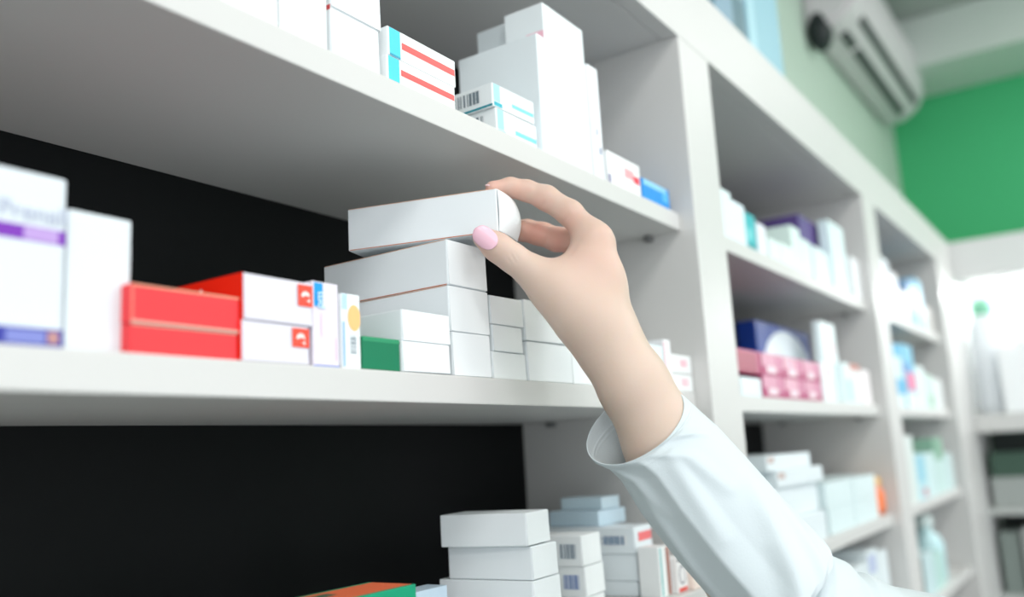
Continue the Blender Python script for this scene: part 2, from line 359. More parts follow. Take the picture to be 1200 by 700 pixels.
# ------------------------------------------------------------------ second bay, blurred
A2 = 'packs on the upper shelf of the second bay'
W_ = '#e9f4f5'
carton('white pack with a teal left edge, first by the near post', 1.0562, .020, zu, 0, .0448, .06, .0637, '#e6f5f8', [('area', 'F', 0, .22, 0, 1, '#5dbdbd')], group=A2)
carton('white pack second from the near post on the second bay upper shelf', 1.1100, .024, zu, 0, .0520, .06, .0590, '#e6f2fb', group=A2)
carton('teal pack third from the near post on the second bay upper shelf', 1.1700, .026, zu, 0, .0387, .06, .0540, '#3fb6bd', [('area', 'F', .1, .6, .3, .6, '#7fd6da'), ('area', 'F', .1, .9, .0, .2, '#138f9b')], group=A2)
carton('small white pack right beside the teal pack', 1.2150, .026, zu, 0, .0369, .06, .0480, '#eceef6', group=A2)
for lab, x, w, h in (('low mint-white pack, first of the low row after the small white pack', 1.262, .056, .034), ('low mint-white pack, second of the low row after the small white pack', 1.321, .058, .036)):
    carton(lab, x, .026, zu, 0, w, .06, h, '#e3f3f0', group=A2)
for lab, x, w, h in (('mint-white pack standing before the purple carton, taller', 1.392, .050, .078), ('mint-white pack standing before the purple carton, shorter', 1.445, .052, .066)):
    carton(lab, x, .030, zu, 0, w, .06, h, '#e1f3ee', group=A2)
carton('wide white pack below the purple carton, its left neighbour mint', 1.500, .026, zu, 0, .046, .03, .062, '#e4f4f6', group=A2)
carton('second wide white pack below the purple carton, its right neighbour tall', 1.548, .026, zu, 0, .044, .03, .060, '#e2f4f6', group=A2)
carton('purple carton at the back of the second bay upper shelf', 1.520, .050, zu, 0, .172, .09, .1250, '#5c4a86')
carton('tall white carton in front of the purple one', 1.616, .026, zu, 0, .1050, .018, .1290, '#e1f4f5', group=A2)
carton('white carton standing alone by the far post of the second bay', 1.733, .020, zu, 0, .0600, .06, .0790, '#eff1f3', group=A2)

carton('white box under the pink boxes at the near post', 1.0700, .020, zm, 0, .0760, .055, .0235, '#e2f0f4')
PK = 'pink patterned boxes in the second bay'
for i, (x, z) in enumerate(((1.150, zm), (1.242, zm), (1.334, zm), (1.060, zm+.0292), (1.152, zm+.0292), (1.244, zm+.0292), (1.336, zm+.0292))):
    lab = ['pink patterned box in the lower row, first from the left', 'pink patterned box in the lower row, second from the left', 'pink patterned box in the lower row, third from the left', 'magenta-ended pink box at the left end of the upper row by the post', 'pink patterned box in the upper row, second from the left', 'pink patterned box in the upper row, third from the left', 'pink patterned box at the right end of the upper row'][i]
    hh = .0288 if z == zm else .0295
    carton(lab, x, .0185 if i != 3 else .0195, z if i != 3 else zm+.0292, 0, .090, .06, hh, '#b23a6c', [('area', 'F', .0, .66, .42, .97, '#dfa6bb' if i % 2 else '#d694ae'), ('area', 'F', .22, .66, .12, .42, '#e9d3dc'), ('area', 'F', .7, .98, .3, .95, '#cf7d9f')] if i != 3 else [('area', 'F', .0, .85, .02, .9, '#9c1747')], group=PK)
carton('navy carton with a big white disc standing behind the pink boxes', 1.352, .088, zm, 0, .285, .03, .1300, '#163c93',
       [('oval', 'F', .53, .40, .128, .072, '#edf6fa')], bev=.002)
carton('tall white carton right of the navy carton', 1.535, .040, zm, 0, .095, .012, .140, '#e5f2f4', [('area', 'F', .3, .8, .62, .75, '#f3ccd4')])
carton('white carton with pink print right of the pink boxes', 1.440, .020, zm, 0, .070, .018, .062, '#ecf4f6', [('area', 'F', .3, .9, .6, .9, '#f6d3da')])
carton('white carton with a cyan panel and a brown-red lid by the far post', 1.590, .022, zm, 0, .110, .06, .0700, '#e6f3f4', [('area', 'F', .1, .4, .05, .6, '#b5e2ea'), ('area', 'F', .35, 1, .84, 1, '#c2766a')])
carton('small pinkish white carton last before the far post, eye-level shelf', 1.708, .022, zm, 0, .066, .06, .0640, '#f4eef0')

Q2 = 'white cartons on the lower shelf of the second bay'
carton('mint carton standing by the near post on the second bay lower shelf', 1.062, .030, zl, 0, .060, .06, .1090, '#d5ebec', group=Q2)
for i, (h0, h1) in enumerate(((0, .040), (.0402, .082), (.0822, .104), (.1042, .125))):
    carton(['white carton at the foot of the wide stack behind the sleeve', 'white carton second from the foot of the wide stack behind the sleeve', 'white carton third from the foot of the wide stack behind the sleeve', 'white carton on top of the wide stack behind the sleeve'][i],
           1.165+.012*((i*7) % 3), .026+.004*(i % 2), zl+h0, R((-1, 1, 0, 1.5)[i]), .215, .09, h1-h0-.0004, '#e3ecf0', [('area', 'F', .02, .16, .5, .9, '#c9b8b4')] if i > 1 else [], group=Q2)
for i, (x, w, z, h) in enumerate(((1.41, .155, zl, .038), (1.57, .16, zl, .038), (1.405, .16, zl+.0385, .038), (1.572, .16, zl+.0385, .037))):
    carton(['pale mint carton left below, in the block of four beside the wide stack', 'pale mint carton right below, in the block of four beside the wide stack', 'pale mint carton left above, in the block of four beside the wide stack', 'pale mint carton right above, in the block of four beside the wide stack'][i], x, .025, z, 0, w, .09, h, '#dcecee', group=Q2)
# orange pouch by the post
pouch = lathe('orange_tub', [(.014, 0), (.028, .004), (.032, .012), (.032, .040), (.026, .052), (.026, .0525)], mat('#f2804a', .5), None, (1.755, .050, Z0+zl+.0004))
tag(pouch, 'orange tub at the far post on the second bay lower shelf', 'tub')
lathe('lid', [(.026, .0526), (.028, .054), (.028, .066), (.024, .069)], mat('#e5b466', .5), pouch)
for i, (x, w, h) in enumerate(((1.52, .10, .135), (1.625, .075, .150), (1.705, .07, .14))):
    carton(['pale carton on the bottom visible shelf of the second bay, left of three', 'pale blue-topped carton on the bottom visible shelf of the second bay, middle of three', 'pale carton on the bottom visible shelf of the second bay, right of three'][i], x, .03, zq, 0, w, .08, h, '#dfe9ec', [('area', 'F', .1, .8, .75, .95, '#b9c4e0')] if i == 1 else [])

# ------------------------------------------------------------------ third bay, more blurred
for i, (x, w, h, c, pr) in enumerate(((1.925, .085, .130, '#e3f1f5', []), (2.015, .085, .125, '#e8eff6', []), (2.105, .080, .105, '#eef0f4', []), (2.20, .09, .075, '#cfc8c2', []), (2.300, .085, .110, '#8fb6df', [('area', 'F', .1, .9, .1, .5, '#6c98d8')]), (2.395, .10, .128, '#79c3de', [('area', 'F', .1, .9, .05, .45, '#c2ebf0')]), (2.505, .09, .07, '#d2d0cc', []))):
    carton(['mint-white carton first from the left, third bay upper shelf', 'bluish-white carton second from the left, third bay upper shelf', 'white carton third from the left, third bay upper shelf', 'low beige carton in the middle of the third bay upper shelf', 'blue carton right of the beige one, third bay upper shelf', 'sky-blue carton with a pale panel, third bay upper shelf', 'low grey carton at the right end, third bay upper shelf'][i], x, .024, zu, 0, w, .07, h, c, pr)
for i, (x, w, h, c, pr) in enumerate(((1.925, .07, .10, '#dceff2', []), (2.0, .115, .136, '#58b4dd', [('area', 'F', 0, 1, .45, .8, '#d3e8ee'), ('area', 'F', .2, .9, .0, .2, '#dff0f2')]), (2.125, .12, .142, '#74c0dd', [('area', 'F', .2, .95, .28, .56, '#ec6f9c'), ('area', 'F', .0, .5, .56, .7, '#4a83c8'), ('area', 'F', .0, 1, .0, .25, '#e3f1f1')]), (2.255, .11, .10, '#e1efef', []), (2.375, .10, .085, '#cfe8de', [('area', 'F', .3, .7, .1, .4, '#86b89a')]), (2.49, .11, .08, '#e6ecec', []))):
    carton(['pale carton at the left end, third bay eye-level shelf', 'blue and white carton second from the left, third bay eye-level shelf', 'blue carton with a pink blaze, third bay eye-level shelf', 'white carton right of the pink-blazed one, third bay', 'mint carton with a green spot, third bay eye-level shelf', 'white carton at the right end, third bay eye-level shelf'][i], x, .024, zm, 0, w, .07, h, c, pr)
for i, (x, w, h, c, pr) in enumerate(((1.925, .08, .13, '#d9d4d2', [('area', 'F', .3, .7, .2, .8, '#b79a94')]), (2.01, .10, .140, '#dfe9e6', []), (2.115, .115, .098, '#bfe3ea', [('area', 'F', .15, .8, .4, .95, '#98d2e4'), ('area', 'F', .5, .9, .06, .24, '#d98f9a')]), (2.235, .12, .098, '#d4ebec', []), (2.36, .12, .13, '#8fb9a2', [('area', 'F', .0, 1, .0, .6, '#cfe9e6')]), (2.49, .11, .09, '#cfe6e6', []))):
    carton(['grey-brown carton at the left end, third bay lower shelf', 'off-white tall carton second from the left, third bay lower shelf', 'pale blue carton with a red dot, third bay lower shelf', 'mint-white carton right of the red-dotted one, third bay lower shelf', 'green-topped carton, third bay lower shelf', 'mint carton at the right end, third bay lower shelf'][i], x, .024, zl, 0, w, .07, h, c, pr)
for i, (x, w, h, c) in enumerate(((1.96, .12, .085, '#3f4d48'), (2.09, .12, .09, '#c7dfe2'), (2.215, .11, .075, '#b9dcd6'))):
    carton(['dark grey carton on the bottom visible shelf of the third bay', 'pale blue carton beside the dark one, bottom visible shelf of the third bay', 'mint carton left of the bottle, bottom visible shelf of the third bay'][i], x, .03, zq, 0, w, .07, h, c)
bot = lathe('bottle', [(.036, 0), (.04, .004), (.04, .08), (.032, .10), (.017, .112), (.017, .12)], mat('#bfe0e4', .3), None, (2.395, .075, Z0+zq+.0004))
tag(bot, 'pale mint bottle with a white cap, third bay bottom visible shelf', 'bottle')
lathe('cap', [(.019, .1202), (.021, .122), (.021, .146), (.018, .149)], mat('#e6f4f2', .4), bot)

# ------------------------------------------------------------------ on top of the shelving
carton('slate blue carton on top of the shelving, left of the sky-blue one', 1.125, .022, ZT, 0, .130, .16, .30, '#7e9fb2', [('area', 'F', .55, .95, .0, .3, '#4d7480')])
carton('sky-blue carton on top of the shelving by the air conditioner', 1.262, .022, ZT, 0, .170, .16, .30, '#8dbdcb', [('area', 'F', .05, .22, .0, 1, '#a9d3dd')])

# ------------------------------------------------------------------ stock in the corner unit
def jar(name, label, cat, y, z, r, h, body, lid, x=XA+.10):
    o = lathe(name, [(r*.9, 0), (r, r*.1), (r, h*.72), (r*.8, h*.82), (r*.55, h*.86)], mat(body, .35), None, (x, y, Z0+z)); tag(o, label, cat)
    lathe('cap', [(r*.6, h*.8605), (r*.66, h*.87), (r*.66, h*.98), (r*.5, h)], mat(lid, .4), o); return o
zs = .0077
jar('bottle', 'tall white bottle with a green cap, first in the bright corner unit', 'bottle', -.055, zs, .045, .345, '#f2f7fb', '#8fd4b4')
jar('bottle', 'stout white bottle second in the bright corner unit', 'bottle', -.150, zs, .040, .24, '#f6f6f6', '#ffffff', XA+.09)
jar('bottle', 'cream bottle third in the bright corner unit', 'bottle', -.245, zs, .045, .27, '#f3ebe4', '#ffffff', XA+.09)
carton('white carton lying in front in the bright corner unit', XA+.015, -.085, zs, R(-90), .19, .03, .19, '#f8fbfc')
carton('tall white carton at the back of the bright corner unit', XA+.16, -.20, zs, R(-90), .20, .10, .36, '#f4f9fa')
carton('white carton at the photo edge in the bright corner unit', XA+.02, -.30, zs, R(-90), .18, .09, .30, '#f5fafa')
U2 = 'stock under the corner counter'
for lab, y, z, w, h, c in (('grey carton by the post under the corner counter', -.015, -.2599, .13, .085, '#a3a9a6'), ('dark green carton on the grey one by the post under the corner counter', -.02, -.1745, .12, .07, '#3f5a4c'),
                         ('light grey carton in the middle under the corner counter', -.16, -.2599, .14, .06, '#bfc4c2'), ('bright green carton on the light grey one under the corner counter', -.165, -.1995, .12, .03, '#58bd98'),
                         ('mossy carton at the photo edge under the corner counter', -.32, -.2599, .15, .15, '#53685d'),
                         ('grey-green carton by the post on the next shelf down', -.015, -.4999, .05, .17, '#7f8a85'), ('grey-green carton at the photo edge on the next shelf down', -.24, -.4999, .18, .17, '#8b948f'),
                         ('dark grey carton low by the post in the corner unit', -.015, -.7799, .09, .2, '#7c8380'), ('dark red carton low in the corner unit', -.11, -.7799, .09, .18, '#5a2233'), ('pale blue carton low in the corner unit at the photo edge', -.21, -.7799, .15, .2, '#dff0f2')):
    carton(lab, XA+.06, y, z, R(-90), w, .12, h, c, group=U2)
carton('pale grey carton with a round mint spot, next shelf down in the corner unit', XA+.05, -.075, -.4999, R(-90), .15, .12, .18, '#b3b8b6', [('oval', 'F', .45, .62, .035, .03, '#cfe6dd')], group=U2)

# ------------------------------------------------------------------ person: hand and arm as one continuous surface
def smin(a, b, k):
    h = np.maximum(k-np.abs(a-b), 0)/k
    return np.minimum(a, b) - h*h*k*.25
def cone(p, a, b, r1, r2):
    a = np.asarray(a); b = np.asarray(b); ba = b-a; L = ba @ ba
    t = np.clip(((p-a) @ ba)/L, 0, 1)
    return np.linalg.norm(p-a-t[:, None]*ba, axis=1) - (r1+(r2-r1)*t)

CH = []     # (list of cones, inner k, outer k)
def chain(pts, rs, k_in, k_out): CH.append(([(cp(*a), cp(*b), r1, r2) for a, b, r1, r2 in zip(pts, pts[1:], rs, rs[1:])], k_in, k_out))
# forearm: radius and ulna sides, wrist flatter than deep
chain([(713, 398, .648), (740, 452, .640), (780, 522, .634), (836, 608, .631), (880, 672, .630), (940, 730, .640), (1110, 800, .695), (1190, 880, .750)], [.0175, .0185, .0215, .024, .026, .028, .034, .036], .02, .02)
chain([(718, 392, .676), (744, 448, .664), (784, 520, .648), (838, 606, .638), (880, 672, .634)], [.0160, .0180, .0215, .024, .025], .02, .025)
# palm: four metacarpals
chain([(710, 396, .655), (704, 335, .662), (697, 281, .668)], [.0155, .0130, .0108], .01, .022)
chain([(713, 396, .668), (706, 338, .678), (701, 284, .685)], [.0155, .0125, .0105], .01, .018)
chain([(714, 398, .680), (702, 345, .694), (699, 294, .702)], [.0150, .0125, .0100], .01, .018)
chain([(714, 402, .688), (698, 356, .708), (692, 308, .718)], [.0140, .0120, .0090], .01, .018)
# thumb with thenar pad and web
chain([(708, 408, .651), (676, 366, .648), (649, 340, .650)], [.0140, .0165, .0138], .012, .022)
chain([(650, 341, .650), (621, 317, .650), (600, 302, .650), (583, 290, .6488), (567, 279, .6484)], [.0138, .0112, .0100, .0098, .0080], .006, .016)
chain([(662, 334, .655), (684, 306, .664)], [.0095, .0110], .01, .024)
chain([(684, 366, .652), (700, 330, .662)], [.0150, .0125], .01, .02)
# fingers
chain([(697, 281, .668), (668, 250, .684), (640, 232, .694), (617, 223.5, .696), (598, 220, .694), (577, 220.5, .688)], [.0108, .0098, .0094, .0080, .0075, .0055], .004, .010)
chain([(701, 286, .685), (674, 283, .706), (652, 281, .716), (630, 275, .719), (612, 271, .7195), (590, 270, .722)], [.0105, .0098, .0092, .0080, .0076, .0058], .004, .009)
chain([(699, 295, .702), (678, 287, .726), (660, 280, .738), (636, 272, .741), (618, 268, .742), (598, 266, .744)], [.0100, .0090, .0086, .0076, .0072, .0055], .004, .008)
chain([(692, 308, .718), (678, 296, .738), (665, 286, .752), (648, 276, .758), (634, 270, .760), (618, 266, .762)], [.0090, .0080, .0074, .0066, .0062, .0048], .004, .006)

def sdf(p, CH):
    d = None
    for segs, ki, ko in CH:
        e = None
        for a, b, r1, r2 in segs:
            c = cone(p, a, b, r1, r2); e = c if e is None else smin(e, c, ki)
        d = e if d is None else smin(d, e, ko)
    return d

def surface(step, CH):
    pts = np.array([q for segs, _, _ in CH for a, b, r1, r2 in segs for q in (a, b)])
    pad = max(max(r1, r2) for segs, _, _ in CH for a, b, r1, r2 in segs) + .02; lo = pts.min(0)-pad; hi = pts.max(0)+pad
    B = 8; n = (np.ceil((hi-lo)/step/B)*B).astype(int)
    D = np.full(n, 1.0, np.float32)
    nb = n//B
    ib = np.stack(np.meshgrid(*[np.arange(k) for k in nb], indexing='ij'), -1).reshape(-1, 3)
    dc = sdf(lo + (ib*B+B/2-.5)*step, CH)
    act = ib[np.abs(dc) < step*B*1.0+.006]
    for i, dd in zip(ib[dc < 0], dc[dc < 0]):
        D[i[0]*B:i[0]*B+B, i[1]*B:i[1]*B+B, i[2]*B:i[2]*B+B] = -1
    off = np.stack(np.meshgrid(*[np.arange(B)]*3, indexing='ij'), -1).reshape(-1, 3)
    for s in range(0, len(act), 400):
        blk = act[s:s+400]
        idx = (blk[:, None, :]*B + off[None]).reshape(-1, 3)
        D[idx[:, 0], idx[:, 1], idx[:, 2]] = sdf(lo+idx*step, CH)
    # surface nets
    neg = D < 0
    c8 = [(i, j, k) for i in (0, 1) for j in (0, 1) for k in (0, 1)]
    cnt = sum(neg[i:n[0]-1+i, j:n[1]-1+j, k:n[2]-1+k].astype(np.int8) for i, j, k in c8)
    cells = np.argwhere((cnt > 0) & (cnt < 8))
    vid = np.full(np.array(n)-1, -1, np.int64); vid[cells[:, 0], cells[:, 1], cells[:, 2]] = np.arange(len(cells))
    acc = np.zeros((len(cells), 3)); num = np.zeros(len(cells))
    for x in range(8):
        for y in range(x+1, 8):
            a, b = np.array(c8[x]), np.array(c8[y])
            if np.abs(a-b).sum() != 1: continue
            da = D[tuple((cells+a).T)]; db = D[tuple((cells+b).T)]
            m = (da < 0) != (db < 0)
            t = np.where(m, da/np.where(da == db, 1, da-db), 0)
            acc += m[:, None]*(a+(b-a)*t[:, None]); num += m
    V = lo + (cells + acc/num[:, None])*step
    F = []
    for ax in range(3):
        o1, o2 = np.eye(3, dtype=int)[(ax+1) % 3], np.eye(3, dtype=int)[(ax+2) % 3]
        e = np.eye(3, dtype=int)[ax]
        sl0 = tuple(slice(1, n[q]-1) for q in range(3))
        g = np.argwhere(neg[:-1 if ax == 0 else None, :-1 if ax == 1 else None, :-1 if ax == 2 else None] != neg[1 if ax == 0 else 0:, 1 if ax == 1 else 0:, 1 if ax == 2 else 0:])
        g = g[((g-o1 >= 0) & (g-o2 >= 0)).all(1)]
        f = np.stack([vid[tuple((g-o1-o2).T)], vid[tuple((g-o2).T)], vid[tuple(g.T)], vid[tuple((g-o1).T)]], 1)
        fl = ~neg[tuple(g.T)]; f[fl] = f[fl][:, ::-1]
        F.append(f[(f >= 0).all(1)])
    return V, np.concatenate(F)

V, F = surface(.00105, CH)
# the rest of the person stands beside the photograph's right edge: placed from the shoulder the sleeve runs to
SH = cp(1195, 890, .755)
FD, RG = np.array([-.87, .493, 0]), np.array([.493, .87, 0])
TC = SH - RG*.17; TC[2] = 0
HF = np.array([-.54, .84, 0]); HR = np.array([.84, .54, 0])
def body(f, r, z): return TC + FD*f + RG*r + np.array([0, 0, z])
def head(f, r, z): return TC + HF*f + HR*r + np.array([0, 0, z])
def wch(L, pts, rs, ki, ko):
    if len(pts) == 1: pts = [pts[0], pts[0]+np.array([0, 0, 1e-4])]; rs = [rs[0]]*2
    L.append(([(a, b, r1, r2) for a, b, r1, r2 in zip(pts, pts[1:], rs, rs[1:])], ki, ko))
HD = []
wch(HD, [head(-.012, 0, 1.545), head(.022, 0, 1.505)], [.083, .073], .02, .02)
wch(HD, [head(.022, 0, 1.49), head(.055, 0, 1.445)], [.066, .040], .02, .05)
wch(HD, [head(-.012, 0, 1.33), head(-.012, 0, 1.46)], [.052, .048], .02, .04)
wch(HD, [head(.090, 0, 1.522), head(.110, 0, 1.490)], [.007, .0115], .004, .014)
for q in (-1, 1):
    wch(HD, [head(.086, .006*q, 1.455), head(.078, .020*q, 1.455)], [.0085, .0055], .004, .008)
    wch(HD, [head(.078, .018*q, 1.537), head(.062, .048*q, 1.535)], [.010, .008], .004, .014)
    wch(HD, [head(.000, .084*q, 1.520), head(-.004, .080*q, 1.488)], [.014, .009], .004, .008)
wch(HD, [head(.080, 0, 1.432)], [.017], .01, .02)
V2, F2 = surface(.0028, HD)
F = np.concatenate([F, F2+len(V)]); V = np.concatenate([V, V2])
me = bpy.data.meshes.new('person'); me.from_pydata(V.tolist(), [], F.tolist()); me.update()
bm = bmesh.new(); bm.from_mesh(me)
for _ in range(3): bmesh.ops.smooth_vert(bm, verts=bm.verts[:], factor=.5, use_axis_x=True, use_axis_y=True, use_axis_z=True)
bmesh.ops.recalc_face_normals(bm, faces=bm.faces[:]); bm.normal_update()
# skin creases at the joints and in the fold between thumb and index finger
VC = np.array([v.co for v in bm.verts]); NC = np.array([v.normal for v in bm.verts]); DEPTH = np.zeros(len(VC))
for a, b, wd, dp in (((598, 297, .640), (605, 309, .6395), .0011, .0005), ((602, 295, .640), (609, 306, .6395), .0010, .0003), ((594, 301, .640), (600, 311, .640), .0010, .0003),
                     ((604, 241, .690), (608, 228, .685), .0011, .0005), ((632, 248, .688), (638, 236, .684), .0012, .0006), ((660, 262, .672), (667, 250, .672), .0012, .0004),
                     ((657, 308, .655), (674, 292, .658), .0016, .0008), ((664, 302, .652), (680, 282, .656), .0016, .0005), ((640, 276, .708), (637, 292, .708), .0012, .0006),
                     ((697, 418, .634), (735, 402, .640), .0014, .0004), ((702, 430, .630), (742, 410, .640), .0014, .0003)):
    A = cp(*a); B = cp(*b); ba = B-A
    t = np.clip(((VC-A) @ ba)/(ba @ ba), 0, 1); dv = VC-A-t[:, None]*ba
    dv = dv - (dv @ fw)[:, None]*fw*.8                      # reach down to the skin below the line
    DEPTH = np.maximum(DEPTH, dp*np.exp(-(np.linalg.norm(dv, axis=1)/wd)**2)*np.sin(np.pi*(.12+.76*t)))
for v, q in zip(bm.verts, DEPTH):
    if q > 1e-5: v.co -= v.normal*q
bm.to_mesh(me); bm.free()
for p in me.polygons: p.use_smooth = True

def skin_material():
    m = bpy.data.materials.new('skin'); m.use_nodes = True; nt = m.node_tree; b = nt.nodes['Principled BSDF']
    tc = nt.nodes.new('ShaderNodeTexCoord')
    n1 = nt.nodes.new('ShaderNodeTexNoise'); n1.inputs['Scale'].default_value = 38; n1.inputs['Detail'].default_value = 3
    mx = nt.nodes.new('ShaderNodeMix'); mx.data_type = 'RGBA'; mx.inputs[6].default_value = lin('#cdb8a7'); mx.inputs[7].default_value = lin('#d4bdb0')
    at = nt.nodes.new('ShaderNodeAttribute'); at.attribute_name = 'blush'
    m2 = nt.nodes.new('ShaderNodeMix'); m2.data_type = 'RGBA'; m2.inputs[7].default_value = lin('#dc9484')
    nt.links.new(tc.outputs['Object'], n1.inputs['Vector']); nt.links.new(n1.outputs['Fac'], mx.inputs[0])
    nt.links.new(mx.outputs[2], m2.inputs[6]); nt.links.new(at.outputs['Fac'], m2.inputs[0]); nt.links.new(m2.outputs[2], b.inputs['Base Color'])
    b.inputs['Roughness'].default_value = .48; b.inputs['Specular IOR Level'].default_value = .35
    b.inputs['Subsurface Weight'].default_value = .25; b.inputs['Subsurface Radius'].default_value = (.008, .003, .0015); b.inputs['Subsurface Scale'].default_value = 1
    v = nt.nodes.new('ShaderNodeTexVoronoi'); v.inputs['Scale'].default_value = 900
    bp = nt.nodes.new('ShaderNodeBump'); bp.inputs['Strength'].default_value = .06; bp.inputs['Distance'].default_value = .0006
    nt.links.new(tc.outputs['Object'], v.inputs['Vector']); nt.links.new(v.outputs['Distance'], bp.inputs['Height']); nt.links.new(bp.outputs['Normal'], b.inputs['Normal'])
    return m
# pinker skin at the finger ends, finger pads and in the fold of the palm
at = me.attributes.new('blush', 'FLOAT', 'POINT')
VV = np.array([v.co for v in me.vertices]); bl = np.zeros(len(VV))
for q, rad, s in (((572, 221, .688), .020, .5), ((604, 230, .694), .016, .45), ((632, 245, .690), .016, .40), ((663, 268, .676), .018, .45), ((568, 284, .652), .016, .45), ((660, 286, .712), .022, .75), ((628, 276, .718), .022, .75), ((668, 300, .690), .020, .7), ((601, 270, .720), .02, .7), ((690, 300, .655), .035, .22), ((705, 285, .655), .03, .2), ((640, 288, .74), .03, .6)):
    d = np.linalg.norm(VV-cp(*q), axis=1); bl = np.maximum(bl, s*np.exp(-(d/rad)**2))
at.data.foreach_set('value', bl.astype(np.float32))
person = link('person', me, skin_material())
tag(person, 'person in a white coat reaching in from the right, fingers closed on a white carton', 'person')

def nail(centre, axis, normal, length, width, curve_r, color):
    """fingernail: a curved plate, rounded at both ends"""
    a = axis/np.linalg.norm(axis); nn = normal - a*(normal @ a); nn /= np.linalg.norm(nn); s = np.cross(a, nn)
    bm = bmesh.new(); nu, nv = 16, 12; top, bot = [], []
    for i in range(nu+1):
        t = -1+2*i/nu
        w = max(.02, 1-abs(t)**(2.3 if t < 0 else 2.8))**.55
        rowt, rowb = [], []
        for j in range(nv+1):
            q = (-1+2*j/nv)*w*width/2; ang = q/curve_r
            base = centre + a*(t*length/2) + s*(curve_r*math.sin(ang)) + nn*(curve_r*(math.cos(ang)-1) - .0012*max(0, t-.2)**2*1.2)
            rowt.append(bm.verts.new(base + nn*.0003)); rowb.append(bm.verts.new(base - nn*.0004))
        top.append(rowt); bot.append(rowb)
    for i in range(nu):
        for j in range(nv):
            bm.faces.new((top[i][j], top[i+1][j], top[i+1][j+1], top[i][j+1])); bm.faces.new((bot[i][j], bot[i][j+1], bot[i+1][j+1], bot[i+1][j]))
    for i in range(nu):
        for j in (0, nv): bm.faces.new((top[i][j], top[i+1][j], bot[i+1][j], bot[i][j]))
    for i in (0, nu):
        for j in range(nv): bm.faces.new((top[i][j], top[i][j+1], bot[i][j+1], bot[i][j]))
    m = mat(color, .22, spec=.5)
    o = finish('fingernail', bm, m, person, smooth=True); o['label'] = 'glossy pale pink fingernail'; return o
thumb_ax = cp(560, 270, .6445)-cp(590, 294, .6425)
nail(cp(568.5, 278.5, .6382), thumb_ax, -fw*1.0 + rt*(.0) + up*(-.02), .0198, .0160, .0112, '#efc0d0')
idx_ax = cp(568, 217, .684)-cp(598, 212, .692)
nail(cp(577, 214.5, .6875), idx_ax, up*1.0 - fw*.15, .0125, .0085, .006, '#f4d2d4')

